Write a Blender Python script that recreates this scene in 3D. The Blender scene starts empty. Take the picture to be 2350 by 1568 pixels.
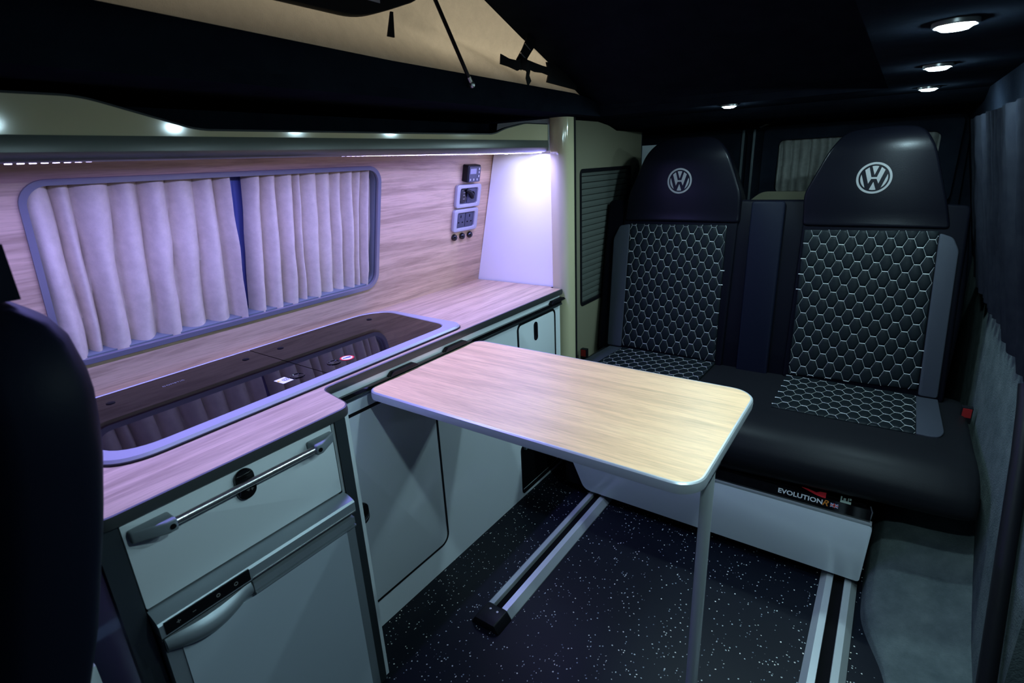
import bpy, bmesh, math, random
from mathutils import Vector, Matrix, noise
random.seed(7)
SC = bpy.context.scene
COL = SC.collection
PI = math.pi

# ------------------------------------------------------------------ camera
cam_d = bpy.data.cameras.new('camera')
cam = bpy.data.objects.new('camera', cam_d)
COL.objects.link(cam)
SC.camera = cam
cam_d.sensor_fit = 'HORIZONTAL'
cam_d.sensor_width = 36.0
cam_d.lens = 18.66
cam_d.clip_start = 0.02
_yaw, _pitch, _roll = 0.62768, 0.32370, -0.04805
_f = Vector((-math.sin(_yaw) * math.cos(_pitch), math.cos(_yaw) * math.cos(_pitch), -math.sin(_pitch)))
_r = _f.cross(Vector((0, 0, 1))).normalized()
_u = _r.cross(_f)
_c, _s = math.cos(_roll), math.sin(_roll)
_r2, _u2 = _r * _c + _u * _s, _u * _c - _r * _s
_m = Matrix((_r2, _u2, -_f)).transposed().to_4x4()
_m.translation = Vector((1.18, 0.0, 1.42))
cam.matrix_world = _m
cam_d.dof.use_dof = True
cam_d.dof.focus_distance = 1.9
cam_d.dof.aperture_fstop = 5.0

# ------------------------------------------------------------------ world, exposure
W = bpy.data.worlds.new('night')
SC.world = W
W.use_nodes = True
W.node_tree.nodes['Background'].inputs[0].default_value = (0.25, 0.5, 1.0, 1)
W.node_tree.nodes['Background'].inputs[1].default_value = 0.05
SC.view_settings.view_transform = 'Standard'
SC.view_settings.look = 'None'
SC.view_settings.gamma = 1.0
SC.view_settings.use_curve_mapping = False
SC.view_settings.exposure = 0.0

LAMP_E = 1000.0          # radiance of the ceiling downlight lenses
LAMP_C = (0.60, 0.90, 1.0)
STRIP_W = 21.0         # watts of the LED strip under the overhead locker
STRIP_C = (0.31, 0.29, 1.0)
SPOT_W = 1.2

# lamp added out of view beside the van to backlight the roof canvas
yl = bpy.data.lights.new('canvas_backlight', 'POINT')
yl.energy = 620.0; yl.color = (1.0, 0.93, 0.80); yl.shadow_soft_size = 0.15
yo = bpy.data.objects.new('canvas_backlight', yl); COL.objects.link(yo); yo.location = (-1.7, 2.3, 1.52)

# ------------------------------------------------------------------ materials
MATS = {}
def mat(name, col, rough=0.5, metal=0.0, spec=0.5, emit=None, es=0.0, coat=0.0):
    m = bpy.data.materials.new(name)
    m.use_nodes = True
    b = m.node_tree.nodes['Principled BSDF']
    b.inputs['Base Color'].default_value = (*col, 1)
    b.inputs['Roughness'].default_value = rough
    b.inputs['Metallic'].default_value = metal
    b.inputs['Specular IOR Level'].default_value = spec
    b.inputs['Coat Weight'].default_value = coat
    if emit:
        b.inputs['Emission Color'].default_value = (*emit, 1)
        b.inputs['Emission Strength'].default_value = es
    MATS[name] = m
    return m
def N(m, t): return m.node_tree.nodes.new(t)
def LK(m, a, b): m.node_tree.links.new(a, b)
def BS(m): return m.node_tree.nodes['Principled BSDF']
def bump(m, height, strength=0.2, dist=0.002):
    b = N(m, 'ShaderNodeBump')
    b.inputs['Strength'].default_value = strength
    b.inputs['Distance'].default_value = dist
    LK(m, height, b.inputs['Height'])
    LK(m, b.outputs[0], BS(m).inputs['Normal'])
def coords(m, scale=(1, 1, 1)):
    tc = N(m, 'ShaderNodeTexCoord')
    mp = N(m, 'ShaderNodeMapping')
    mp.inputs['Scale'].default_value = scale
    LK(m, tc.outputs['Object'], mp.inputs['Vector'])
    return mp.outputs[0]
def noise_tex(m, vec, scale, detail=4, rough=0.6, dist=0.0):
    n = N(m, 'ShaderNodeTexNoise')
    n.inputs['Scale'].default_value = scale
    n.inputs['Detail'].default_value = detail
    n.inputs['Roughness'].default_value = rough
    n.inputs['Distortion'].default_value = dist
    LK(m, vec, n.inputs['Vector'])
    return n
def ramp(m, fac, stops):
    r = N(m, 'ShaderNodeValToRGB')
    e = r.color_ramp.elements
    while len(e) < len(stops): e.new(0.5)
    for i, (p, c) in enumerate(stops):
        e[i].position = p
        e[i].color = (*c, 1)
    LK(m, fac, r.inputs[0])
    return r
def mixc(m, fac, a, b, mode='MIX'):
    x = N(m, 'ShaderNodeMix')
    x.data_type = 'RGBA'
    x.blend_type = mode
    if isinstance(fac, float): x.inputs[0].default_value = fac
    else: LK(m, fac, x.inputs[0])
    LK(m, a, x.inputs[6])
    if isinstance(b, tuple): x.inputs[7].default_value = (*b, 1)
    else: LK(m, b, x.inputs[7])
    return x.outputs[2]
def wood(name, grain, light=(0.64, 0.45, 0.30), dark=(0.38, 0.26, 0.17), rough=0.42):
    m = mat(name, light, rough)
    g = {'X': 0, 'Y': 1}[grain]
    s1 = [13.0, 13.0, 13.0]; s1[g] = 0.75
    s2 = [150.0, 150.0, 150.0]; s2[g] = 7.0
    a = noise_tex(m, coords(m, s1), 2.2, 5, 0.62, 0.8)
    b = noise_tex(m, coords(m, s2), 1.6, 3, 0.7)
    r1 = ramp(m, a.outputs[0], [(0.28, dark), (0.44, tuple(.55 * d + .45 * l for d, l in zip(dark, light))), (0.56, light), (0.8, tuple(min(1, l * 1.13) for l in light))])
    r2 = ramp(m, b.outputs[0], [(0.34, (0.78, 0.75, 0.72)), (0.55, (1, 1, 1))])
    LK(m, mixc(m, 0.75, r1.outputs[0], r2.outputs[0], 'MULTIPLY'), BS(m).inputs['Base Color'])
    bump(m, b.outputs[0], 0.12, 0.0006)
    return m
wood('oak_along', 'Y')
wood('oak_across', 'X', (0.95, 0.60, 0.30), (0.72, 0.45, 0.22))
def textured(name, c0, c1, scale, rough=0.9, bs=0.4, bd=0.002, detail=6):
    m = mat(name, c0, rough, spec=0.0)
    n = noise_tex(m, coords(m), scale, detail, 0.65)
    LK(m, ramp(m, n.outputs[0], [(0.3, c0), (0.7, c1)]).outputs[0], BS(m).inputs['Base Color'])
    f = noise_tex(m, coords(m), scale * 14, 2)
    bump(m, f.outputs[0], bs, bd)
    return m
textured('headliner', (0.0055, 0.0075, 0.013), (0.010, 0.0135, 0.020), 9)
textured('side_carpet', (0.055, 0.072, 0.075), (0.10, 0.122, 0.12), 14, bs=0.6, bd=0.004)
textured('roof_canvas', (0.48, 0.45, 0.40), (0.66, 0.62, 0.55), 24, 0.85, 0.9, 0.006)
textured('curtain_fabric', (0.56, 0.48, 0.37), (0.67, 0.575, 0.45), 40, 0.95, 0.3, 0.0012)
textured('grey_curtain', (0.15, 0.155, 0.145), (0.21, 0.215, 0.2), 40, 0.95, 0.3, 0.001)
textured('dark_curtain', (0.007, 0.008, 0.012), (0.012, 0.0135, 0.018), 30, 0.95, 0.3, 0.001)
m = MATS['roof_canvas']
tl = N(m, 'ShaderNodeBsdfTranslucent'); tl.inputs[0].default_value = (0.66, 0.62, 0.54, 1)
mx = N(m, 'ShaderNodeMixShader'); mx.inputs[0].default_value = 0.45
om = [n for n in m.node_tree.nodes if n.type == 'OUTPUT_MATERIAL'][0]
LK(m, BS(m).outputs[0], mx.inputs[1]); LK(m, tl.outputs[0], mx.inputs[2]); LK(m, mx.outputs[0], om.inputs[0])
def leather(name, c, rough=0.42, scale=260, spec=0.08):
    m = mat(name, c, rough, spec=spec)
    v = N(m, 'ShaderNodeTexVoronoi')
    v.inputs['Scale'].default_value = scale
    LK(m, coords(m), v.inputs['Vector'])
    bump(m, v.outputs['Distance'], 0.15, 0.0008)
    return m
leather('black_leather_lit', (0.0065, 0.007, 0.0085), 0.42)  # bench leather, lightened: stronger light on the upward-facing cushion put into the colour
leather('headrest_leather', (0.0022, 0.0024, 0.0045), 0.32, spec=0.10)
leather('black_leather_shaded', (0.0022, 0.0024, 0.0045), 0.45, spec=0.035)  # same bench leather, darkened: weaker light on the backs put into the colour
leather('pad_leather', (0.0055, 0.008, 0.0095), 0.45, spec=0.06)
leather('grey_leather', (0.030, 0.034, 0.044), 0.5)
leather('navy_leather', (0.0035, 0.0045, 0.010), 0.5, 180, 0.05)
mat('white_laminate', (0.68, 0.74, 0.77), 0.14)
mat('cream_laminate', (0.50, 0.46, 0.29), 0.08)
mat('locker_profile', (0.085, 0.095, 0.08), 0.3)
mat('cream_laminate_dim', (0.20, 0.19, 0.13), 0.16)  # cream laminate again, with the tall cabinet's dimmer light put into its colour
mat('end_white', (0.80, 0.80, 0.80), 0.35)
mat('aluminium', (0.50, 0.54, 0.54), 0.38, 0.45)
mat('brushed_steel', (0.62, 0.60, 0.58), 0.28, 1.0)
mat('edge_trim', (0.055, 0.06, 0.062), 0.4, 0.3)
mat('table_trim', (0.55, 0.58, 0.60), 0.38, 0.55)
mat('dark_metal', (0.09, 0.11, 0.12), 0.35, 0.8)
mat('fridge_silver', (0.26, 0.30, 0.33), 0.4, 0.5)
mat('fridge_panel', (0.40, 0.46, 0.52), 0.45, 0.15)
mat('grey_plastic', (0.17, 0.20, 0.22), 0.45)
mat('socket_silver', (0.42, 0.42, 0.46), 0.4, 0.3)
mat('window_alloy', (0.24, 0.24, 0.28), 0.35, 0.4)
mat('socket_face', (0.05, 0.055, 0.085), 0.35)
mat('black_plastic', (0.005, 0.005, 0.007), 0.45, spec=0.25)
mat('gloss_black', (0.004, 0.004, 0.005), 0.08)
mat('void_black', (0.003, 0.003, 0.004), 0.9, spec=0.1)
mat('glass_lid', (0.006, 0.004, 0.004), 0.03, spec=0.25)
mat('window_glass', (0.01, 0.012, 0.02), 0.05, spec=0.6)
mat('blue_gap', (0.12, 0.15, 0.42), 0.7)
mat('thread', (0.62, 0.62, 0.60), 0.7)
mat('logo_grey', (0.17, 0.17, 0.17), 0.5)
mat('white_print', (0.85, 0.85, 0.85), 0.5)
mat('orange_print', (0.75, 0.25, 0.03), 0.5)
mat('red_print', (0.75, 0.02, 0.03), 0.5)
mat('blue_print', (0.03, 0.05, 0.28), 0.5)
mat('green_print', (0.45, 0.55, 0.45), 0.5)
mat('yellow_print', (0.8, 0.6, 0.05), 0.5)
mat('buckle_red', (0.22, 0.010, 0.010), 0.4)
mat('screen_grey', (0.25, 0.25, 0.36), 0.2)
mat('webbing', (0.006, 0.006, 0.007), 0.8)
mat('panel_shut', (0.085, 0.095, 0.085), 0.25)
mat('lamp_lens', (0.9, 0.9, 0.9), 0.4, emit=LAMP_C, es=LAMP_E)
mat('led_diode', (0.9, 0.9, 0.9), 0.4, emit=(0.55, 0.48, 1.0), es=14.0)
mat('led_backing', (0.5, 0.5, 0.6), 0.5)
mat('spot_lens', (0.9, 0.9, 0.9), 0.4, emit=(0.95, 0.97, 1.0), es=40.0)
mat('lamp_rim', (0.3, 0.3, 0.3), 0.3, 0.8)
# speckled vinyl floor
m = mat('speckled_vinyl', (0.003, 0.0045, 0.009), 0.42, spec=0.15)
v = N(m, 'ShaderNodeTexVoronoi'); v.inputs['Scale'].default_value = 130
LK(m, coords(m), v.inputs['Vector'])
mt = N(m, 'ShaderNodeMath'); mt.operation = 'LESS_THAN'; mt.inputs[1].default_value = 0.27
wv = noise_tex(m, coords(m), 420, 1)
ad = N(m, 'ShaderNodeMath'); ad.operation = 'MULTIPLY_ADD'; ad.inputs[1].default_value = 0.5; 
LK(m, wv.outputs[0], ad.inputs[0]); LK(m, v.outputs['Distance'], ad.inputs[2])
sb = N(m, 'ShaderNodeMath'); sb.operation = 'SUBTRACT'; sb.inputs[1].default_value = 0.25
LK(m, ad.outputs[0], sb.inputs[0]); LK(m, sb.outputs[0], mt.inputs[0])
sp = N(m, 'ShaderNodeSeparateColor'); LK(m, v.outputs['Color'], sp.inputs[0])
gt = N(m, 'ShaderNodeMath'); gt.operation = 'GREATER_THAN'; gt.inputs[1].default_value = 0.83
LK(m, sp.outputs[0], gt.inputs[0])
ml = N(m, 'ShaderNodeMath'); ml.operation = 'MULTIPLY'; LK(m, mt.outputs[0], ml.inputs[0]); LK(m, gt.outputs[0], ml.inputs[1])
rr = ramp(m, sp.outputs[1], [(0.0, (0.16, 0.2, 0.24)), (0.5, (0.5, 0.55, 0.52)), (1.0, (0.85, 0.8, 0.68))])
bs_ = N(m, 'ShaderNodeRGB'); bs_.outputs[0].default_value = (0.003, 0.0045, 0.009, 1)
LK(m, mixc(m, ml.outputs[0], bs_.outputs[0], rr.outputs[0]), BS(m).inputs['Base Color'])

# ------------------------------------------------------------------ object helpers
WL = {}                                    # world location of every object (no parent is rotated)
def _link(o, parent, loc):
    COL.objects.link(o)
    WL[o] = Vector(loc)
    if parent is not None:
        o.parent = parent
        o.location = Vector(loc) - WL[parent]
    else:
        o.location = loc
def tag(o, label, cat, group=None):
    o['label'] = label
    o['category'] = cat
    if group: o['group'] = group
    return o
def structure(o):
    o['kind'] = 'structure'
    return o
def thing(name, loc, label, cat, group=None):
    o = bpy.data.objects.new(name, None)
    o.empty_display_size = 0.05
    _link(o, None, loc)
    return tag(o, label, cat, group)
def from_bm(name, bm, material, parent=None, smooth=None, bevel=0, seg=2):
    if bevel:
        es = [e for e in bm.edges if len(e.link_faces) == 2 and e.calc_face_angle(0) > 0.6]
        bmesh.ops.bevel(bm, geom=es, offset=bevel, segments=seg, profile=0.5, affect='EDGES', clamp_overlap=True)
    bmesh.ops.recalc_face_normals(bm, faces=bm.faces[:])
    lo = Vector((1e9,) * 3); hi = -lo
    for v in bm.verts:
        for k in range(3):
            lo[k] = min(lo[k], v.co[k]); hi[k] = max(hi[k], v.co[k])
    c = (lo + hi) / 2
    bmesh.ops.translate(bm, verts=bm.verts[:], vec=-c)
    me = bpy.data.meshes.new(name)
    bm.to_mesh(me); bm.free()
    if smooth is not None:
        me.polygons.foreach_set('use_smooth', [True] * len(me.polygons))
        try: me.set_sharp_from_angle(angle=math.radians(smooth))
        except Exception: pass
    ms = material if isinstance(material, (list, tuple)) else [material]
    for x in ms: me.materials.append(MATS[x])
    o = bpy.data.objects.new(name, me)
    _link(o, parent, c)
    return o
def b_box(bm, x0, x1, y0, y1, z0, z1):
    vs = [bm.verts.new((x, y, z)) for x in (x0, x1) for y in (y0, y1) for z in (z0, z1)]
    for f in ((0, 1, 3, 2), (4, 6, 7, 5), (0, 4, 5, 1), (2, 3, 7, 6), (0, 2, 6, 4), (1, 5, 7, 3)):
        bm.faces.new([vs[i] for i in f])
def box(name, x0, x1, y0, y1, z0, z1, material, parent=None, bevel=0, seg=2):
    bm = bmesh.new(); b_box(bm, x0, x1, y0, y1, z0, z1)
    return from_bm(name, bm, material, parent, 40 if bevel else None, bevel, seg)
def P3(axis, a, b, w):
    return {'x': (w, a, b), 'y': (a, w, b), 'z': (a, b, w)}[axis]
def b_plate(bm, axis, lo, hi, outer, holes=()):
    """flat plate, normal along axis, polygon outline with holes"""
    t = bmesh.new()
    loops = []
    for poly in (outer, *holes):
        vs = [t.verts.new(P3(axis, a, b, lo)) for a, b in poly]
        for i in range(len(vs)): t.edges.new((vs[i], vs[(i + 1) % len(vs)]))
        loops.append(len(vs))
    if holes:
        bmesh.ops.triangle_fill(t, use_beauty=True, use_dissolve=False, edges=t.edges[:])
    else:
        t.faces.new(t.verts[:])
    r = bmesh.ops.extrude_face_region(t, geom=t.faces[:])
    d = {'x': Vector((hi - lo, 0, 0)), 'y': Vector((0, hi - lo, 0)), 'z': Vector((0, 0, hi - lo))}[axis]
    bmesh.ops.translate(t, verts=[g for g in r['geom'] if isinstance(g, bmesh.types.BMVert)], vec=d)
    merge(bm, t)
def merge(bm, t):
    me = bpy.data.meshes.new('tmp'); t.to_mesh(me); t.free()
    bm.from_mesh(me); bpy.data.meshes.remove(me)
def plate(name, axis, lo, hi, outer, material, parent=None, holes=(), bevel=0, smooth=40):
    bm = bmesh.new(); b_plate(bm, axis, lo, hi, outer, holes)
    return from_bm(name, bm, material, parent, smooth, bevel)
def rrect(a0, a1, b0, b1, r, n=6):
    rs = r if isinstance(r, (tuple, list)) else (r,) * 4       # radii: a0b0, a1b0, a1b1, a0b1
    out = []
    for (ca, cb, s, rad) in ((a0 + rs[0], b0 + rs[0], PI, rs[0]), (a1 - rs[1], b0 + rs[1], 1.5 * PI, rs[1]),
                             (a1 - rs[2], b1 - rs[2], 0, rs[2]), (a0 + rs[3], b1 - rs[3], .5 * PI, rs[3])):
        if rad < 1e-5: out.append((ca, cb)); continue
        for i in range(n + 1):
            t = s + i / n * PI / 2
            out.append((ca + rad * math.cos(t), cb + rad * math.sin(t)))
    return out
def roundpoly(pts, r, n=5):
    """round the corners of a polygon"""
    out = []
    k = len(pts)
    rs = r if isinstance(r, (list, tuple)) else [r] * k
    for i in range(k):
        p = Vector(pts[i]); a = Vector(pts[i - 1]); b = Vector(pts[(i + 1) % k])
        da = (a - p); db = (b - p)
        rr_ = min(rs[i], da.length * .48, db.length * .48)
        if rr_ < 1e-5: out.append(tuple(p)); continue
        p0 = p + da.normalized() * rr_; p1 = p + db.normalized() * rr_
        for j in range(n + 1):
            t = j / n
            q = p0 * (1 - t) ** 2 + p * 2 * t * (1 - t) + p1 * t * t
            out.append((q.x, q.y))
    return out
def b_tube(bm, pts, r, n=10, cap=True):
    pts = [Vector(p) for p in pts]
    rings = []
    up = None
    for i, p in enumerate(pts):
        d = (pts[min(i + 1, len(pts) - 1)] - pts[max(i - 1, 0)]).normalized()
        if up is None:
            up = Vector((0, 0, 1)) if abs(d.z) < .9 else Vector((1, 0, 0))
        s = d.cross(up).normalized(); up = s.cross(d).normalized()
        rad = r[i] if isinstance(r, (list, tuple)) else r
        rings.append([bm.verts.new(p + (s * math.cos(2 * PI * k / n) + up * math.sin(2 * PI * k / n)) * rad) for k in range(n)])
    for a, b in zip(rings, rings[1:]):
        for k in range(n): bm.faces.new((a[k], a[(k + 1) % n], b[(k + 1) % n], b[k]))
    if cap:
        bm.faces.new(rings[0][::-1]); bm.faces.new(rings[-1])
def tube(name, pts, r, material, parent=None, n=12):
    bm = bmesh.new(); b_tube(bm, pts, r, n)
    return from_bm(name, bm, material, parent, 50)
def b_lathe(bm, c, axis, prof, n=24):
    """prof: (radius, offset along axis)"""
    c = Vector(c); ax = Vector(axis).normalized()
    t = Vector((1, 0, 0)) if abs(ax.x) < .9 else Vector((0, 1, 0))
    s = ax.cross(t).normalized(); u = s.cross(ax)
    rings = []
    for r, h in prof:
        if r < 1e-6: rings.append([bm.verts.new(c + ax * h)])
        else: rings.append([bm.verts.new(c + ax * h + (s * math.cos(2 * PI * k / n) + u * math.sin(2 * PI * k / n)) * r) for k in range(n)])
    for a, b in zip(rings, rings[1:]):
        for k in range(n):
            k2 = (k + 1) % n
            if len(a) == 1 and len(b) == 1: continue
            if len(a) == 1: bm.faces.new((a[0], b[k2], b[k]))
            elif len(b) == 1: bm.faces.new((a[k], a[k2], b[0]))
            else: bm.faces.new((a[k], a[k2], b[k2], b[k]))
    if len(rings[0]) > 1: bm.faces.new(rings[0][::-1])
    if len(rings[-1]) > 1: bm.faces.new(rings[-1])
def lathe(name, c, axis, prof, material, parent=None, n=24):
    bm = bmesh.new(); b_lathe(bm, c, axis, prof, n)
    return from_bm(name, bm, material, parent, 40)
def grid(name, f, nu, nv, material, parent=None, thick=0.0, smooth=60):
    """sheet from f(u, v) -> point, given thickness by an inner layer"""
    bm = bmesh.new()
    vs = [[bm.verts.new(f(i / nu, j / nv)) for j in range(nv + 1)] for i in range(nu + 1)]
    for i in range(nu):
        for j in range(nv): bm.faces.new((vs[i][j], vs[i + 1][j], vs[i + 1][j + 1], vs[i][j + 1]))
    if thick:
        bm.normal_update()
        bmesh.ops.solidify(bm, geom=bm.faces[:], thickness=thick)
    return from_bm(name, bm, material, parent, smooth)
def frame_mesh(name, material, parent, M, build, smooth=None, bevel=0):
    """build(bm) in a local frame, then carried to the world by matrix M"""
    bm = bmesh.new(); build(bm)
    if bevel:
        es = [e for e in bm.edges if len(e.link_faces) == 2 and e.calc_face_angle(0) > 0.6]
        bmesh.ops.bevel(bm, geom=es, offset=bevel, segments=3, profile=0.5, affect='EDGES', clamp_overlap=True)
    bmesh.ops.transform(bm, matrix=M, verts=bm.verts[:])
    return from_bm(name, bm, material, parent, smooth)
def text_bm(txt, size, extrude=0.0006, shear=0.0, bold=0.0, spacing=1.0):
    cu = bpy.data.curves.new('txt', 'FONT')
    cu.body = txt; cu.size = size; cu.extrude = extrude; cu.shear = shear; cu.offset = bold
    cu.align_x = 'CENTER'; cu.align_y = 'CENTER'; cu.space_character = spacing; cu.resolution_u = 3
    o = bpy.data.objects.new('txt', cu); COL.objects.link(o)
    dg = bpy.context.evaluated_depsgraph_get()
    me = bpy.data.meshes.new_from_object(o.evaluated_get(dg))
    bpy.data.objects.remove(o); bpy.data.curves.remove(cu)
    bm = bmesh.new(); bm.from_mesh(me); bpy.data.meshes.remove(me)
    return bm
def text(name, txt, size, M, material, parent, **k):
    bm = text_bm(txt, size, **k)
    bmesh.ops.transform(bm, matrix=M, verts=bm.verts[:])
    return from_bm(name, bm, material, parent)
def frameM(o, ex, ey, ez):
    m = Matrix((ex, ey, ez)).transposed().to_4x4(); m.translation = Vector(o); return m

# ------------------------------------------------------------------ the shell of the van
def wx(z): return -0.484 + (z - 0.885) * 0.222          # kitchen wall leans inwards going up
WN = Vector((1, 0, -0.222)).normalized()                # its normal, towards the room
WT = Vector((0.222, 0, 1)).normalized()                 # up along it
structure(box('floor', -0.75, 1.75, -0.9, 3.45, -0.03, 0.0, 'speckled_vinyl'))

# oak panel with the window opening: built in (y, s) with s along the leaning wall
M_wall = frameM((wx(0.85), 0, 0.85), (0, 1, 0), WT, WN)
S = lambda z: (z - 0.85) / WT.z
WIN = rrect(0.352, 1.372, S(0.983), S(1.432), 0.055, 8)
def f(bm): b_plate(bm, 'z', -0.012, 0.0, [(-0.6, S(0.80)), (2.045, S(0.80)), (2.045, S(1.50)), (-0.6, S(1.50))], [WIN])
structure(frame_mesh('wall_left', 'oak_along', None, M_wall, f))
# outer skin behind the oak panel, lined dark
def f(bm): b_box(bm, -0.9, 3.45, S(-0.02), S(1.62), -0.16, -0.12)
structure(frame_mesh('wall_left_skin', 'headliner', None, M_wall, f))
# lining behind the open top of the overhead locker
structure(box('trim_2', -0.40, -0.362, -0.6, 2.03, 1.47, 1.60, 'headliner'))

# kitchen window: alloy frame, glass behind the curtains
win = structure(frame_mesh('window_1', 'window_glass', None, M_wall, lambda bm: b_box(bm, 0.33, 1.40, S(0.96), S(1.455), -0.10, -0.094)))
def f(bm):
    inner = rrect(0.364, 1.360, S(0.995), S(1.421), 0.045, 8)
    outer = rrect(0.350, 1.374, S(0.981), S(1.434), 0.057, 8)
    b_plate(bm, 'z', -0.004, 0.006, outer, [inner])
frame_mesh('window_frame', 'window_alloy', win, M_wall, f, 40)
def f(bm):
    inner = rrect(0.3645, 1.3595, S(0.9955), S(1.4205), 0.045, 8)
    outer = rrect(0.3515, 1.3725, S(0.9825), S(1.4325), 0.056, 8)
    b_plate(bm, 'z', -0.09, -0.012, outer, [inner])
frame_mesh('window_reveal', 'grey_plastic', win, M_wall, f, 40)
frame_mesh('window_pillar', 'black_plastic', win, M_wall, lambda bm: b_box(bm, 0.80, 0.90, S(0.96), S(1.45), -0.0938, -0.0915))

# roof: fixed headliner round the opening, raised roof board, side and rear linings
structure(box('ceiling', -0.42, 0.10, -0.9, 2.20, 1.59, 1.615, 'headliner'))
structure(box('ceiling_right', 1.10, 1.60, -0.9, 2.20, 1.59, 1.615, 'headliner'))
structure(box('ceiling_rear', -0.42, 1.60, 2.20, 2.50, 1.59, 1.615, 'headliner'))
structure(plate('ceiling_tail', 'x', -0.42, 1.60, [(2.50, 1.615), (2.50, 1.592), (2.70, 1.556), (3.40, 1.556), (3.40, 1.615)], 'headliner'))
bm = bmesh.new()                                           # upstand of the roof opening
b_plate(bm, 'x', 0.075, 0.10, [(-0.9, 1.615), (2.20, 1.615), (2.20, 1.632), (2.10, 1.652), (1.98, 1.664), (1.04, 1.675), (0.415, 1.693), (-0.9, 1.70)])
b_box(bm, 1.10, 1.125, -0.9, 2.20, 1.615, 1.64)
b_box(bm, 0.10, 1.10, 2.19, 2.215, 1.615, 1.632)
structure(from_bm('trim_1', bm, 'headliner'))
SL = 0.38
def bz(y): return 1.634 + SL * (2.18 - y)
structure(plate('ceiling_raised_roof', 'x', 0.055, 1.16, [(2.19, bz(2.19)), (-0.3, bz(-0.3)), (-0.3, bz(-0.3) + .03), (2.19, bz(2.19) + .03)], 'headliner'))

# right side
structure(plate('wall_right', 'y', 1.3, 3.45, [(1.56, -0.03), (1.53, 0.0), (1.515, 0.86), (1.513, 0.90), (1.62, 0.90), (1.62, -0.03)], 'side_carpet'))
structure(plate('wall_right_upper', 'y', -0.9, 3.45, [(1.508, 0.90), (1.37, 1.60), (1.45, 1.62), (1.62, 0.90)], 'headliner'))
structure(plate('wall_front_right', 'y', -0.9, 1.3, [(1.64, -0.03), (1.60, 0.0), (1.59, 0.89), (1.70, 0.89), (1.70, -0.03)], 'side_carpet'))
# rear doors
structure(box('wall_rear', -0.75, 1.70, 3.40, 3.44, -0.03, 1.62, 'headliner'))
d1 = structure(plate('door_1', 'y', 3.34, 3.40, roundpoly([(-0.55, 0.05), (0.43, 0.05), (0.43, 1.545), (-0.50, 1.545)], 0.06), 'headliner', bevel=0.006))
plate('door_edge', 'y', 3.325, 3.34, rrect(0.415, 0.428, 0.06, 1.535, 0.004), 'dark_metal', d1)
d2 = structure(plate('door_2', 'y', 3.34, 3.40, roundpoly([(0.47, 0.05), (1.45, 0.05), (1.40, 1.545), (0.47, 1.545)], 0.06), 'headliner', bevel=0.006))
plate('door_edge', 'y', 3.325, 3.34, rrect(0.472, 0.484, 0.06, 1.535, 0.004), 'dark_metal', d2)
plate('window_frame', 'y', 3.262, 3.285, rrect(0.54, 1.37, 1.15, 1.54, 0.04), 'headliner', d2, [rrect(0.615, 1.295, 1.205, 1.472, 0.03)])
plate('pane', 'y', 3.332, 3.338, rrect(0.60, 1.31, 1.19, 1.485, 0.03), 'window_glass', d2)
plate('window_sill', 'y', 3.24, 3.325, roundpoly([(0.505, 1.165), (1.33, 1.165), (1.33, 1.206), (0.56, 1.212)], [0.003, .003, .003, .05]), 'cream_laminate_dim', d2)
tube('pull_hook', [(0.50, 3.33, 1.548), (0.515, 3.30, 1.546), (0.545, 3.29, 1.556), (0.56, 3.33, 1.558)], 0.006, 'brushed_steel', d2, 8)

# ------------------------------------------------------------------ curtains
def curtain(name, y0, y1, z0, z1, base, material, label, group, pleats, amp, nu=160, nv=14, gather=0.0, fx=None, wob=0.01, seed=0):
    rnd = random.Random(seed)
    ks = []
    p = 0.0
    while p < 1.0:
        w_ = rnd.uniform(0.6, 1.4) / pleats
        ks.append((p, w_, rnd.uniform(0.55, 1.0))); p += w_
    def prof(u):
        for a, w_, h in ks:
            if a <= u < a + w_:
                t = (u - a) / w_
                return h * (math.sin(PI * t) ** 0.8)
        return 0.0
    def f(u, v):
        z = z0 + (z1 - z0) * v
        y = y0 + (y1 - y0) * u
        y += wob * math.sin(5 * u + seed) * (1 - v) + 0.004 * noise.noise((u * 9, v * 3, seed))
        d = amp * prof(min(.9999, max(0, u + 0.012 * noise.noise((u * 4, v * 2.2, seed + 3))))) * (0.75 + 0.25 * (1 - v))
        d += 0.006 * noise.noise((u * 14, v * 5, seed + 9))
        return base(y, z, d)
    o = grid(name, f, nu, nv, material, None, 0.0015)
    return tag(o, label, 'curtain', group)
def kb(y, z, d):
    p = Vector((wx(z), y, z)) + WN * (-0.056 + d)
    return p
curtain('curtain', 0.34, 0.826, 0.985, 1.445, kb, 'curtain_fabric', 'pale beige pleated curtain on the left half of the kitchen window', 'kitchen window curtains', 8, 0.060, wob=0.018, seed=2)
curtain('curtain', 0.882, 1.385, 0.985, 1.445, kb, 'curtain_fabric', 'pale beige pleated curtain on the right half of the kitchen window, towards the sockets', 'kitchen window curtains', 11, 0.052, seed=5)
def dk(y, z, d): return Vector((wx(z), y, z)) + WN * (-0.082 + d)
curtain('curtain_backing', 0.80, 0.905, 0.985, 1.445, dk, 'blue_gap', 'narrow navy blackout fold showing between the two beige curtains', None, 3, 0.010, 40, seed=8)
def rk(y, z, d): return Vector((1.505 - max(0, z - 0.86) * 0.2 - 0.004 - d, y, z))
curtain('side_curtain', 1.15, 2.80, 0.90, 1.50, rk, 'dark_curtain', 'dark grey pleated curtain hanging along the right side wall', None, 22, 0.030, 220, seed=11)
def bk(y, z, d): return Vector((y, 3.322 - d, z))
curtain('rear_curtain', 0.60, 1.31, 1.198, 1.478, bk, 'grey_curtain', 'grey pleated curtain across the rear door window behind the headrests', None, 17, 0.03, 160, seed=14)

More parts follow.
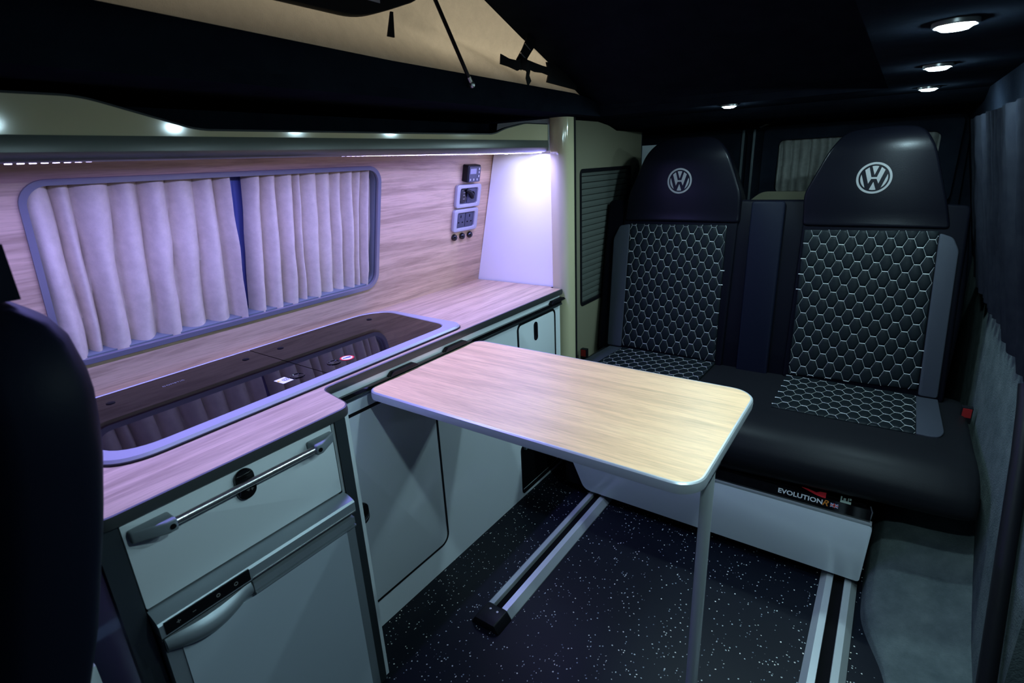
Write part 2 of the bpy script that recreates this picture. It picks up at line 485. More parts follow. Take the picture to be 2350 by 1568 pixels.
# ------------------------------------------------------------------ overhead locker, LED strip, spot
lk = thing('overhead_locker', (-0.04, 1.0, 1.457), 'long cream overhead locker with a dark rounded lower edge above the window', 'locker')
top = roundpoly([(-0.25, 1.503), (2.000, 1.503), (2.000, 1.563), (1.836, 1.562), (1.70, 1.54), (1.635, 1.520), (1.30, 1.517), (0.60, 1.514), (0.405, 1.567), (-0.25, 1.563)],
                [0.001, .001, .001, .02, .03, .03, .05, .03, .03, .001])
bm = bmesh.new(); b_plate(bm, 'x', -0.056, -0.040, top)
for q in bm.verts: q.co.x += (q.co.z - 1.503) * 0.016
from_bm('door', bm, 'cream_laminate', lk, 40)
edge_ = [q for q in top if q[1] > 1.51]
bm = bmesh.new()
for (a, b), (c, d) in zip(edge_, edge_[1:]):
    vs = [bm.verts.new(p) for p in ((-0.057, a, b), (-0.039, a, b), (-0.039, c, d), (-0.057, c, d), (-0.057, a, b + .004), (-0.039, a, b + .004), (-0.039, c, d + .004), (-0.057, c, d + .004))]
    for q in ((0, 1, 2, 3), (4, 7, 6, 5), (1, 5, 6, 2), (0, 3, 7, 4)): bm.faces.new([vs[i] for i in q])
from_bm('door_edging', bm, 'black_plastic', lk)
prof = [(-0.056, 1.503), (-0.0402, 1.503), (-0.037, 1.49), (-0.037, 1.475), (-0.046, 1.463), (-0.058, 1.458), (-0.066, 1.459), (-0.066, 1.470), (-0.352, 1.470), (-0.352, 1.482), (-0.056, 1.482)]
plate('base_profile', 'y', -0.25, 2.000, prof, 'locker_profile', lk, smooth=35)
box('end_cap', -0.058, -0.036, 2.000, 2.008, 1.462, 1.563, 'aluminium', lk, 0.003)
box('bottom_panel', -0.352, -0.068, -0.25, 2.008, 1.482, 1.496, 'white_laminate', lk)

st = thing('led_strip', (-0.08, 1.0, 1.455), 'violet LED strip light under the front edge of the overhead locker', 'light strip')
def sz(y):
    if y < 0.55: return 1.4592 - 0.0012 * max(0, (0.42 - y)) / 0.12
    return 1.4605 - 0.0050 * min(1, max(0, (y - 0.75) / 0.8))
bm = bmesh.new(); bl = bmesh.new()
y = 0.2
while y < 2.0:
    z = sz(y) 
    b_box(bm, -0.076, -0.069, y, y + 0.0085, z - 0.0006, z + 0.002)
    b_box(bl, -0.080, -0.067, y - 0.004, y + 0.0125, z + 0.002, z + 0.004)
    y += 0.0167
dio = from_bm('diode_row', bm, 'led_diode', st); dio['kind'] = 'stuff'
from_bm('tape', bl, 'led_backing', st)
la = bpy.data.lights.new('led_strip_light', 'AREA')
la.shape = 'RECTANGLE'; la.size = 0.012; la.size_y = 2.0
la.energy = STRIP_W; la.color = STRIP_C
lo = bpy.data.objects.new('strip_glow', la); _link(lo, st, (-0.090, 1.02, 1.4525))
ss = thing('spot_lamp', (-0.20, 1.985, 1.468), 'small white round spotlight under the locker beside the white end panel', 'lamp')
lathe('rim', (-0.20, 1.93, 1.470), (0, 0, -1), [(0.034, 0.0), (0.034, 0.006), (0.026, 0.008)], 'lamp_rim', ss)
lathe('lens', (-0.20, 1.93, 1.4635), (0, 0, -1), [(0.026, 0.0), (0.022, 0.004), (0.0, 0.006)], 'spot_lens', ss)
ls = bpy.data.lights.new('spot_light', 'SPOT')
ls.energy = SPOT_W; ls.color = (0.95, 0.96, 1.0); ls.spot_size = 1.9; ls.spot_blend = 1.0; ls.shadow_soft_size = 0.02
lo = bpy.data.objects.new('spot_glow', ls); _link(lo, ss, (-0.20, 1.93, 1.452))

# ------------------------------------------------------------------ worktop, hob and sink
wt = thing('worktop', (-0.2, 1.1, 0.855), 'oak effect kitchen worktop with a stepped front edge above the fridge', 'worktop')
outl = roundpoly([(-0.49, 0.19), (0.158, 0.19), (0.158, 0.722), (0.008, 0.748), (0.008, 2.006), (-0.050, 2.006), (-0.050, 2.027), (-0.49, 2.027)], [0, .03, .035, .03, 0, 0, 0, 0], 8)
plate('top_panel', 'z', 0.856, 0.880, outl, 'oak_along', wt)
ed = roundpoly([(-0.49, 0.186), (0.163, 0.186), (0.163, 0.725), (0.013, 0.751), (0.013, 2.032), (-0.489, 2.032)], [0, .03, .035, .03, 0, 0], 8)
bm = bmesh.new()
rings = []
for off, z in ((0.0, 0.8795), (0.0035, 0.876), (0.0045, 0.868), (0.0035, 0.858), (0.0, 0.853)):
    pass
bmp = bmesh.new()
n = len(outl)
def outset(poly, d):
    r = []
    k = len(poly)
    for i in range(k):
        a = Vector(poly[i - 1]); b = Vector(poly[i]); c = Vector(poly[(i + 1) % k])
        n1 = Vector((b.y - a.y, a.x - b.x)); n2 = Vector((c.y - b.y, b.x - c.x))
        if n1.length < 1e-9: n1 = n2
        if n2.length < 1e-9: n2 = n1
        nn = (n1.normalized() + n2.normalized())
        nn = nn.normalized() / max(0.5, math.sqrt((1 + n1.normalized().dot(n2.normalized())) / 2)) if nn.length > 1e-6 else n1.normalized()
        r.append((b.x + nn.x * d, b.y + nn.y * d))
    return r
def b_edgeband(bm, poly, prof, idx=None):
    loops = [[bm.verts.new((x, y, z)) for x, y in outset(poly, d)] for d, z in prof]
    k = len(poly)
    for a, b in zip(loops, loops[1:]):
        for i in (range(k) if idx is None else idx):
            bm.faces.new((a[i], a[(i + 1) % k], b[(i + 1) % k], b[i]))
bm = bmesh.new()
b_edgeband(bm, outl, [(0.0002, 0.880), (0.0035, 0.8785), (0.005, 0.868), (0.0035, 0.856), (0.0, 0.854)], range(0, n - 1 - 0))
from_bm('edge_band', bm, 'edge_trim', wt, 35)

hs = thing('hob_and_sink_unit', (-0.22, 0.82, 0.880), 'inset hob and sink unit with a brushed alloy frame under black glass lids', 'hob')
HO = roundpoly([(-0.462, 0.262), (0.000, 0.262), (-0.012, 1.362), (-0.40, 1.372), (-0.462, 1.30)], [.03, .11, .055, .06, .05], 9)
HI = roundpoly([(-0.447, 0.292), (-0.038, 0.292), (-0.052, 1.312), (-0.39, 1.345), (-0.447, 1.27)], [.03, .10, .05, .06, .05], 9)
bm = bmesh.new()
lo_ = [bm.verts.new((x, y, 0.880)) for x, y in outset(HO, 0.001)]
l1_ = [bm.verts.new((x, y, 0.886)) for x, y in outset(HO, 0.0015)]
l2_ = [bm.verts.new((x, y, 0.892)) for x, y in outset(HO, -0.003)]
m1_ = [bm.verts.new((x, y, 0.8935)) for x, y in outset(HI, 0.003)]
m2_ = [bm.verts.new((x, y, 0.889)) for x, y in HI]
k = len(HO)
for a, b in ((lo_, l1_), (l1_, l2_), (l2_, m1_), (m1_, m2_)):
    for i in range(k): bm.faces.new((a[i], a[(i + 1) % k], b[(i + 1) % k], b[i]))
from_bm('alloy_frame', bm, 'socket_silver', hs, 30)
bm = bmesh.new(); b_edgeband(bm, HO, [(0.004, 0.8803), (0.004, 0.884), (0.0, 0.885), (-0.004, 0.881)])
from_bm('rubber_seal', bm, 'black_plastic', hs)
plate('tray', 'z', 0.8802, 0.8872, outset(HI, 0.002), 'black_plastic', hs)
def clip_poly(poly, axis, val, keep_less):
    out = []
    k = len(poly)
    for i in range(k):
        p, q = poly[i], poly[(i + 1) % k]
        ip = (p[axis] <= val) == keep_less; iq = (q[axis] <= val) == keep_less
        if ip: out.append(p)
        if ip != iq:
            t = (val - p[axis]) / (q[axis] - p[axis])
            out.append((p[0] + (q[0] - p[0]) * t, p[1] + (q[1] - p[1]) * t))
    return out
GI = outset(HI, -0.001)
lid1 = plate('glass_lid', 'z', 0.8875, 0.8925, clip_poly(GI, 1, 0.808, True), 'glass_lid', hs)
lid2 = plate('glass_lid', 'z', 0.8875, 0.8925, clip_poly(GI, 1, 0.811, False), 'glass_lid', hs)
for (x, y, l) in ((-0.372, 0.402, lid1), (-0.372, 0.758, lid1), (-0.371, 0.873, lid2), (-0.370, 1.237, lid2)):
    lathe('hinge_cap', (x, y, 0.8925), (0, 0, 1), [(0.010, 0), (0.010, 0.0015), (0.006, 0.003), (0, 0.003)], 'black_plastic', l, 16)
for (x, y, l) in ((-0.103, 0.756, lid1), (-0.099, 0.873, lid2)):
    bm = bmesh.new()
    b_lathe(bm, (x, y, 0.8925), (0, 0, 1), [(0.020, 0), (0.0195, 0.0022), (0.016, 0.0022), (0.015, 0.0004), (0, 0.0004)], 24)
    from_bm('finger_ring', bm, 'gloss_black', l, 30)
M_z = lambda x, y, z, rot=0: Matrix.Translation((x, y, z)) @ Matrix.Rotation(rot, 4, 'Z')
stk = frame_mesh('warning_sticker', 'white_print', lid1, M_z(-0.106, 0.716, 0.8926, 0.05), lambda bm: b_box(bm, -.021, .021, -.016, .016, 0, .0004))
text('sticker_print', '@', 0.022, M_z(-0.108, 0.722, 0.8932, 1.6), 'edge_trim', stk, extrude=0.0001)
frame_mesh('sticker_triangle', 'yellow_print', stk, M_z(-0.112, 0.704, 0.8931, 1.6), lambda bm: b_plate(bm, 'z', 0, .0002, [(-.006, -.006), (.006, -.006), (0, .007)]))
bm = bmesh.new(); b_lathe(bm, (-0.096, 0.918, 0.8926), (0, 0, 1), [(0.021, 0), (0.021, .0004), (0, .0004)], 28)
st2 = from_bm('round_sticker', bm, 'red_print', lid2)
bm = bmesh.new(); b_lathe(bm, (-0.096, 0.918, 0.8931), (0, 0, 1), [(0.0165, 0), (0.0165, .0002), (0, .0002)], 28)
from_bm('sticker_face', bm, 'white_print', st2)
frame_mesh('sticker_bar', 'blue_print', st2, M_z(-0.096, 0.918, 0.8934, 1.2), lambda bm: (b_box(bm, -.012, .012, -.003, .003, 0, .0002), b_box(bm, -.002, .011, .003, .006, 0, .0002)))
text('lid_lettering', 'DOMETIC', 0.012, M_z(-0.366, 0.549, 0.8928, PI / 2), 'socket_silver', lid1, extrude=0.0001, spacing=1.1)

# ------------------------------------------------------------------ lower kitchen units
kc = thing('kitchen_cabinet', (-0.2, 1.4, 0.0), 'white kitchen base cabinet with a wide door, square flap and floor vent beneath the worktop', 'cabinet')
DOOR = rrect(0.735, 1.164, 0.108, 0.760, (0.01, 0.035, 0.03, 0.01))
FLAP = rrect(1.668, 1.958, 0.42, 0.800, 0.025)
VENT = rrect(1.655, 1.985, 0.018, 0.252, 0.018)
plate('front_panel', 'x', -0.018, 0.0, [(0.73, 0.0), (2.005, 0.0), (2.005, 0.853), (0.73, 0.853)], 'white_laminate', kc,
      [rrect(0.7345, 1.1725, 0.1, 0.768, (0.01, 0.042, 0.037, 0.01)), outset(FLAP, .0045), VENT])
kd = plate('door', 'x', -0.016, 0.001, DOOR, 'white_laminate', kc, bevel=0.0015)
plate('door_seal', 'x', -0.014, 0.0022, outset(DOOR, 0.0065), 'black_plastic', kc, [outset(DOOR, -0.0015)])
plate('catch', 'x', 0.001, 0.012, rrect(0.794, 0.836, 0.412, 0.482, 0.0205, 8), 'gloss_black', kd, bevel=0.002)
kf = plate('flap', 'x', -0.016, 0.001, FLAP, 'white_laminate', kc, bevel=0.0015)
plate('flap_seal', 'x', -0.014, 0.0022, outset(FLAP, 0.005), 'black_plastic', kc, [outset(FLAP, -0.005)])
plate('finger_slot', 'x', -0.004, 0.0024, rrect(1.785, 1.815, 0.700, 0.782, 0.0149, 8), 'gloss_black', kf)
plate('vent_trim', 'x', -0.012, 0.002, outset(VENT, 0.003), 'black_plastic', kc, [outset(VENT, -0.004)])
box('vent_recess', -0.14, -0.018, 1.65, 1.99, 0.012, 0.258, 'void_black', kc)
box('vent_louvre', -0.017, -0.006, 1.70, 1.965, 0.215, 0.249, 'grey_plastic', kc, 0.003)
box('carcass', -0.47, -0.142, 0.73, 2.005, 0.004, 0.84, 'white_laminate', kc)
# table rail on the cabinet front
tr = thing('table_rail', (0.01, 1.4, 0.82), 'thin black mounting rail along the white cabinet front below the worktop edge', 'rail')
box('rail_bar', 0.0022, 0.012, 0.80, 2.00, 0.818, 0.832, 'gloss_black', tr, 0.002)
box('rail_lip', 0.0022, 0.016, 0.80, 2.00, 0.812, 0.818, 'dark_metal', tr, 0.001)
for yc in (1.035, 1.28, 1.965):
    plate('rail_clip', 'x', 0.0022, 0.020, roundpoly([(yc - .06, 0.832), (yc + .06, 0.832), (yc + .045, 0.844), (yc - .045, 0.844)], .004), 'black_plastic', tr)

fc = thing('fridge_cabinet', (0.0, 0.45, 0.0), 'fridge housing with alloy corner posts and a white top drawer beside the front seat', 'cabinet')
box('side_panel', -0.47, 0.146, 0.190, 0.204, 0.0, 0.853, 'white_laminate', fc)
box('side_panel', -0.02, 0.146, 0.708, 0.722, 0.0, 0.853, 'white_laminate', fc)
bmq = roundpoly([(0.150, 0.682), (0.150, 0.722), (0.02, 0.724), (0.02, 0.7225), (0.13, 0.7225), (0.13, 0.682)], [.012, .012, 0, 0, 0, 0])
box('corner_post', 0.130, 0.154, 0.676, 0.706, 0.0, 0.853, 'dark_metal', fc, 0.005)
box('post_lip', 0.130, 0.150, 0.668, 0.675, 0.655, 0.853, 'aluminium', fc, 0.001)
box('corner_post', 0.130, 0.152, 0.186, 0.222, 0.0, 0.853, 'dark_metal', fc, 0.005)
box('plinth_return', 0.05, 0.125, 0.116, 0.136, 0.0, 0.60, 'white_laminate', fc, 0.002)
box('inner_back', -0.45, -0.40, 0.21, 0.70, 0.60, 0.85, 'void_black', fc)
dw = plate('drawer', 'x', 0.130, 0.150, rrect(0.2245, 0.666, 0.664, 0.851, 0.004), 'white_laminate', fc, bevel=0.001)
tube('handle_bar', [(0.178, 0.285, 0.824), (0.178, 0.608, 0.824)], 0.0078, 'brushed_steel', dw, 16)
for s_, ya, yb in ((1, 0.232, 0.300), (-1, 0.661, 0.596)):
    M = frameM((0.150, ya, 0.824), (0, s_, 0), (0, 0, 1), (s_ * 1.0 if s_ > 0 else 1.0, 0, 0)) if s_ > 0 else frameM((0.150, ya, 0.824), (0, -1, 0), (0, 0, 1), (1, 0, 0))
    L_ = abs(yb - ya)
    def f(bm):
        pr = [(0, 0.0), (L_, 0.0), (L_, 0.040), (L_ * .75, 0.040), (L_ * .3, 0.024), (0.0, 0.014)]
        b_plate(bm, 'y', -0.0125, 0.0125, pr)
    hb = frame_mesh('handle_bracket', 'grey_plastic', dw, M, f, 40, 0.004)
    for q, h in ((0.016, 0.0185), (L_ * .86, 0.0405)):
        yy = ya + s_ * q
        lathe('screw_hole', (0.150 + h - 0.0012, yy, 0.8235), (1, 0, 0), [(0.0052, 0), (0.0052, 0.0022), (0, 0.0022)], 'void_black', hb, 12)
lt = plate('push_catch', 'x', 0.150, 0.158, roundpoly(rrect(0.424, 0.466, 0.778, 0.848, 0.0205, 8), 0), 'gloss_black', dw, bevel=0.003)
bm = bmesh.new(); b_box(bm, 0.158, 0.1585, 0.443, 0.450, 0.7985, 0.800); b_box(bm, 0.158, 0.1585, 0.446, 0.4475, 0.796, 0.8025); b_box(bm, 0.158, 0.1585, 0.4535, 0.455, 0.794, 0.800); b_box(bm, 0.158, 0.1585, 0.452, 0.458, 0.7968, 0.798)
from_bm('catch_mark', bm, 'logo_grey', lt)

fr = thing('fridge', (0.02, 0.45, 0.03), 'silver compressor fridge with a curved handle under the white drawer', 'fridge')
box('body', -0.40, 0.150, 0.228, 0.664, 0.03, 0.655, 'fridge_silver', fr, 0.004)
plate('top_fascia', 'y', 0.2235, 0.670, [(0.150, 0.660), (0.165, 0.658), (0.186, 0.650), (0.190, 0.645), (0.190, 0.618), (0.150, 0.618)], 'fridge_silver', fr, smooth=30)
plate('fascia_line', 'x', 0.1895, 0.1915, rrect(0.40, 0.668, 0.6195, 0.6225, 0.001), 'brushed_steel', fr)
cp = box('control_panel', 0.188, 0.1915, 0.232, 0.396, 0.622, 0.6475, 'gloss_black', fr, 0.001)
def ring(name, y, z, r, par):
    bm = bmesh.new()
    b_lathe(bm, (0.1915, y, z), (1, 0, 0), [(r, 0), (r, .0005), (r * .62, .0005), (r * .62, 0)], 16)
    return from_bm(name, bm, 'logo_grey', par)
ring('power_icon', 0.366, 0.6345, 0.0042, cp); ring('gear_icon', 0.330, 0.6345, 0.0040, cp)
box('minus_icon', 0.1915, 0.192, 0.281, 0.287, 0.634, 0.635, 'logo_grey', cp)
bm = bmesh.new(); b_box(bm, 0.1915, 0.192, 0.252, 0.259, 0.6338, 0.6352); b_box(bm, 0.1915, 0.192, 0.2548, 0.2562, 0.631, 0.638); from_bm('plus_icon', bm, 'logo_grey', cp)
box('shadow_gap', 0.150, 0.176, 0.230, 0.664, 0.606, 0.618, 'void_black', fr)
fd = box('door', 0.151, 0.180, 0.2255, 0.666, 0.035, 0.604, 'fridge_silver', fr, 0.004)
box('door_panel', 0.1795, 0.1825, 0.252, 0.640, 0.060, 0.572, 'fridge_panel', fd, 0.001)
bm = bmesh.new()
b_box(bm, 0.180, 0.187, 0.40, 0.665, 0.586, 0.604); b_box(bm, 0.180, 0.190, 0.40, 0.665, 0.579, 0.583)
from_bm('door_rail', bm, 'fridge_silver', fd, None, 0.0015)
def f(u, v):
    y = 0.228 + (0.396 - 0.228) * u
    bow = math.sin(PI * min(1, u * 1.08)) 
    z_hi = 0.612; z_lo = 0.583 - 0.016 * bow
    z = z_lo + (z_hi - z_lo) * v
    x = 0.186 + 0.018 * bow * (0.6 + 0.4 * math.sin(PI * v)) + 0.006 * math.sin(PI * v)
    return Vector((x, y, z))
grid('door_handle', f, 24, 8, 'fridge_silver', fd, 0.005)
bm = bmesh.new(); b_box(bm, 0.180, 0.190, 0.2255, 0.2275, 0.583, 0.612); b_box(bm, 0.180, 0.190, 0.3965, 0.399, 0.580, 0.612); from_bm('handle_end', bm, 'dark_metal', fd)

# ------------------------------------------------------------------ table
tb = thing('table', (0.48, 1.14, 0.0), 'oak effect folding table with rounded alloy edging and one thin leg', 'table')
TP = rrect(0.018, 0.948, 0.888, 1.392, (0.035, 0.05, 0.06, 0.035), 8)
plate('tabletop', 'z', 0.799, 0.8245, TP, 'oak_across', tb)
bm = bmesh.new(); b_edgeband(bm, TP, [(-0.001, 0.8248), (0.002, 0.8247), (0.005, 0.822), (0.0062, 0.812), (0.005, 0.801), (0.001, 0.798), (-0.004, 0.798)])
from_bm('edge_band', bm, 'table_trim', tb, 40)
lg = tube('leg', [(0.934, 1.030, 0.012), (0.934, 1.030, 0.790)], 0.0135, 'aluminium', tb, 20)
lathe('foot', (0.934, 1.030, 0.0), (0, 0, 1), [(0.02, 0), (0.02, 0.012), (0.015, 0.02), (0.0136, 0.02)], 'black_plastic', lg)
box('leg_socket', 0.910, 0.950, 1.00, 1.06, 0.788, 0.799, 'dark_metal', tb, 0.003)

# ------------------------------------------------------------------ tall cabinet
tc = thing('tall_cabinet', (-0.2, 2.45, 0.0), 'tall cream cabinet with a dark slatted roller shutter between worktop and bench', 'cabinet')
plate('end_panel', 'y', 2.034, 2.050, [(-0.49, 0.003), (-0.035, 0.003), (-0.035, 1.588), (wx(1.588) + .01, 1.588), (wx(0.885), 0.885)], 'end_white', tc)
post = roundpoly([(-0.044, 2.020), (-0.002, 2.012), (0.030, 2.030), (0.036, 2.066), (0.034, 2.090), (-0.044, 2.090)], [.006, .03, .03, .03, .004, .002], 8)
plate('corner_post', 'z', 0.003, 1.589, post, 'cream_laminate', tc, smooth=45)
box('post_seal', -0.07, 0.0345, 2.0905, 2.104, 0.003, 1.589, 'black_plastic', tc)
TX = -0.05
SHUT = rrect(2.296, 2.882, 0.724, 1.376, 0.023)
plate('front_panel', 'x', TX - 0.018, TX, [(2.1045, 0.003), (3.023, 0.003), (3.023, 1.553), (2.69, 1.553), (2.60, 1.575), (2.48, 1.589), (2.1045, 1.589)], 'cream_laminate_dim', tc, [SHUT])
box('front_edge', TX - 0.017, TX + 0.001, 3.0235, 3.032, 0.003, 1.552, 'dark_metal', tc)
sh = plate('shutter_frame', 'x', TX - 0.019, TX + 0.003, outset(SHUT, 0.004), 'black_plastic', tc, [outset(SHUT, -0.012)])
zz = 0.730
sl_me = None
while zz < 1.368:
    if sl_me is None:
        bm = bmesh.new()
        b_plate(bm, 'y', 2.299, 2.879, [(TX - 0.020, zz), (TX - 0.0105, zz + .002), (TX - 0.009, zz + .0145), (TX - 0.0105, zz + .027), (TX - 0.020, zz + .029)])
        o = from_bm('slat', bm, 'panel_shut', sh); sl_me = o.data; c0 = WL[o].copy(); z00 = zz
    else:
        o = bpy.data.objects.new('slat', sl_me); _link(o, sh, c0 + Vector((0, 0, zz - z00)))
    zz += 0.0293
box('shutter_handle', TX - 0.010, TX, 2.850, 2.872, 0.93, 1.363, 'black_plastic', sh, 0.003)
box('carcass', -0.55, TX - 0.022, 2.11, 3.02, 0.003, 1.54, 'void_black', tc)
rc = thing('rear_cabinet', (-0.25, 3.1, 0.0), 'pale rear panel glimpsed between the tall cabinet and the left headrest', 'cabinet')
box('side_panel', -0.45, -0.03, 3.20, 3.22, 0.0, 1.483, 'white_laminate', rc, 0.002)

# ------------------------------------------------------------------ switches and sockets on the oak panel
def wall_frame(y, z):     # ex along +y, ey up the wall, ez into the room
    return frameM((wx(z), y, z), (0, 1, 0), WT, WN)
M = wall_frame(1.878, 1.391)
hc = thing('heater_controller', (wx(1.391), 1.878, 1.391), 'small black heater controller with a grey screen above the sockets', 'controller')
frame_mesh('housing', 'black_plastic', hc, M, lambda bm: b_plate(bm, 'z', 0.0, 0.030, rrect(-.044, .044, -.036, .036, .006)), 40, 0.003)
frame_mesh('face', 'socket_face', hc, M, lambda bm: b_plate(bm, 'z', 0.030, 0.032, rrect(-.034, .042, -.034, .030, .004)), 40)
frame_mesh('screen', 'screen_grey', hc, M, lambda bm: b_box(bm, -.029, .012, .000, .022, .032, .033))
for (a, b) in ((-.026, -.024), (-.003, -.024), (.02, -.024), (.030, .020), (.030, .006), (.030, -.010)):
    frame_mesh('button', 'socket_silver', hc, M @ Matrix.Translation((a, b, .032)), lambda bm: b_plate(bm, 'z', 0, .002, rrect(-.0035, .0035, -.0045, .0045, .002, 3)))
def socket_plate(name, y, z, label):
    t = thing(name, (wx(z), y, z), label, 'socket')
    M = wall_frame(y, z)
    def f(bm): b_plate(bm, 'z', 0.0, 0.016, rrect(-.083, .083, -.050, .050, .014), [rrect(-.060, .060, -.034, .034, .007)])
    frame_mesh('surround', 'socket_silver', t, M, f, 40, 0.003)
    frame_mesh('recess', 'socket_face', t, M, lambda bm: b_plate(bm, 'z', 0.001, 0.006, rrect(-.0605, .0605, -.0345, .0345, .007)))
    return t, M
t, M = socket_plate('usb_socket', 1.877, 1.295, 'silver framed twelve volt and USB socket plate with its cap hanging open')
a = frame_mesh('usb_module', 'gloss_black', t, M, lambda bm: b_plate(bm, 'z', .006, .011, rrect(-.056, -.008, -.030, .030, .02, 8)), 40, .002)
for b in (-.012, 0.004, 0.016): frame_mesh('usb_port', 'logo_grey', a, M @ Matrix.Translation((-.030, b, .011)), lambda bm: b_box(bm, -.006, .006, -.0016, .0016, 0, .0006))
a = frame_mesh('power_module', 'socket_face', t, M, lambda bm: b_plate(bm, 'z', .006, .010, rrect(-.004, .057, -.031, .031, .004)), 40, .001)
frame_mesh('power_hole', 'void_black', a, M, lambda bm: b_lathe(bm, (.030, .002, .010), (0, 0, 1), [(.016, 0), (.016, .0006), (0, .0006)], 20))
frame_mesh('hanging_cap', 'black_plastic', t, M, lambda bm: b_tube(bm, [(-.020, .026, .014), (-.004, .020, .020), (.012, .006, .022), (.020, -.006, .018)], [.006, .008, .011, .010], 10), 50)
t, M = socket_plate('mains_socket', 1.872, 1.191, 'silver framed double mains socket with two dark three-pin outlets')
for cx_ in (-.030, .030):
    a = frame_mesh('outlet', 'socket_face', t, M @ Matrix.Translation((cx_, 0, .006)), lambda bm: b_plate(bm, 'z', 0, .003, rrect(-.028, .028, -.031, .031, .004)), 40, .001)
    for (px, py, w_, h_) in ((0, .016, .0026, .006), (-.013, -.010, .0042, .0026), (.013, -.010, .0042, .0026)):
        frame_mesh('pin_hole', 'void_black', a, M @ Matrix.Translation((cx_ + px, py, .009)), lambda bm: b_box(bm, -w_, w_, -h_, h_, 0, .0005))
for i, (y, lab) in enumerate(((1.812, 'black domed push button nearest the window of the three below the sockets'), (1.866, 'middle one of three black domed push buttons below the sockets'), (1.920, 'black domed push button nearest the white end panel below the sockets'))):
    bm = bmesh.new()
    b_lathe(bm, Vector((wx(1.117), y, 1.117)), WN, [(.014, 0), (.0155, .004), (.014, .012), (.009, .017), (0, .019)], 20)
    tag(from_bm('push_button', bm, 'gloss_black', None, 50), lab, 'button', 'push buttons below the sockets')

# ------------------------------------------------------------------ rails in the floor
def rail(name, xc, y0, y1, label, cap):
    t = thing(name, (xc, (y0 + y1) / 2, 0), label, 'rail', 'bench floor rails')
    for s_ in (-1, 1):
        pr = [(xc + s_ * .016, 0.0), (xc + s_ * .054, 0.0), (xc + s_ * .054, 0.004), (xc + s_ * .036, 0.028), (xc + s_ * .017, 0.030), (xc + s_ * .016, 0.028)]
        plate('rail_side', 'y', y0, y1, pr, 'aluminium', t, smooth=20)
    box('slot', xc - .0158, xc + .0158, y0, y1, 0.0, 0.012, 'void_black', t)
    if cap:
        c = plate('end_cap', 'y', y0 - 0.075, y0 - .0005, [(xc - .056, 0.0), (xc + .056, 0.0), (xc + .038, 0.030), (xc - .038, 0.030)], 'black_plastic', t, bevel=0.004)
        for s_ in (-.014, .014):
            lathe('screw', (xc + s_, y0 - 0.022, 0.030), (0, 0, 1), [(.004, 0), (.004, .001), (0, .0015)], 'brushed_steel', c, 10)
    return t
rail('floor_rail', 0.290, 1.075, 2.35, 'alloy floor rail with a black end cap beside the kitchen', True)
rail('floor_rail', 1.203, 0.05, 2.35, 'alloy floor rail by the wheel arch running towards the camera', False)
# wheel arch
def ztop(y):
    ys = [(1.15, .012), (1.45, .014), (1.58, .035), (1.68, .075), (1.80, .15), (1.94, .245), (2.08, .31), (2.25, .34), (2.6, .34)]
    for (a, b), (c, d) in zip(ys, ys[1:]):
        if a <= y <= c:
            t = (y - a) / (c - a); return b + (d - b) * t
    return .34
def xfl(y):
    ys = [(1.15, 1.36), (1.42, 1.352), (1.47, 1.345), (1.567, 1.310), (1.655, 1.275), (1.75, 1.272), (2.6, 1.272)]
    for (a, b), (c, d) in zip(ys, ys[1:]):
        if a <= y <= c:
            t = (y - a) / (c - a); return b + (d - b) * t
    return 1.272
def f(u, v):
    y = 1.15 + 1.4 * u
    y_s = [y + k for k in (-.05, -.025, 0, .025, .05)]
    h = sum(ztop(max(1.15, q)) for q in y_s) / 5; x0 = sum(xfl(max(1.15, q)) for q in y_s) / 5
    pts = [(x0, 0.0), (x0 + .006, h * .55), (x0 + .018 + h * .05, h * .86), (x0 + .05 + h * .1, h), (1.46, h + .012), (1.53, h + .03), (1.535, 0.0)]
    s = v * (len(pts) - 1); i = min(int(s), len(pts) - 2); t = s - i
    return Vector((pts[i][0] * (1 - t) + pts[i + 1][0] * t, y, pts[i][1] * (1 - t) + pts[i + 1][1] * t + 0.003 * noise.noise((y * 9, v * 6, 1))))
structure(grid('trim_3', f, 50, 24, 'side_carpet'))
ds = tag(tube('door_seal', [(1.490, 1.615, 0.875), (1.493, 1.59, 0.83), (1.498, 1.543, 0.722), (1.500, 1.43, 0.49), (1.502, 1.316, 0.257), (1.504, 1.25, 0.13), (1.504, 1.24, 0.03)], 0.018, 'black_plastic', None, 12), 'black rubber door seal slanting down the right side wall', 'seal')

# ------------------------------------------------------------------ bench seat
be = thing('bench_seat', (0.72, 2.1, 0.0), 'black leather two-seat bench with white honeycomb stitching and tall headrests', 'bench seat')
A_ = math.radians(13.5)
BO = Vector((0, 2.41, 0.50))
BT = Vector((0, math.sin(A_), math.cos(A_)))
BN = Vector((0, -math.cos(A_), math.sin(A_)))
M_b = frameM(BO, (1, 0, 0), BT, BN)
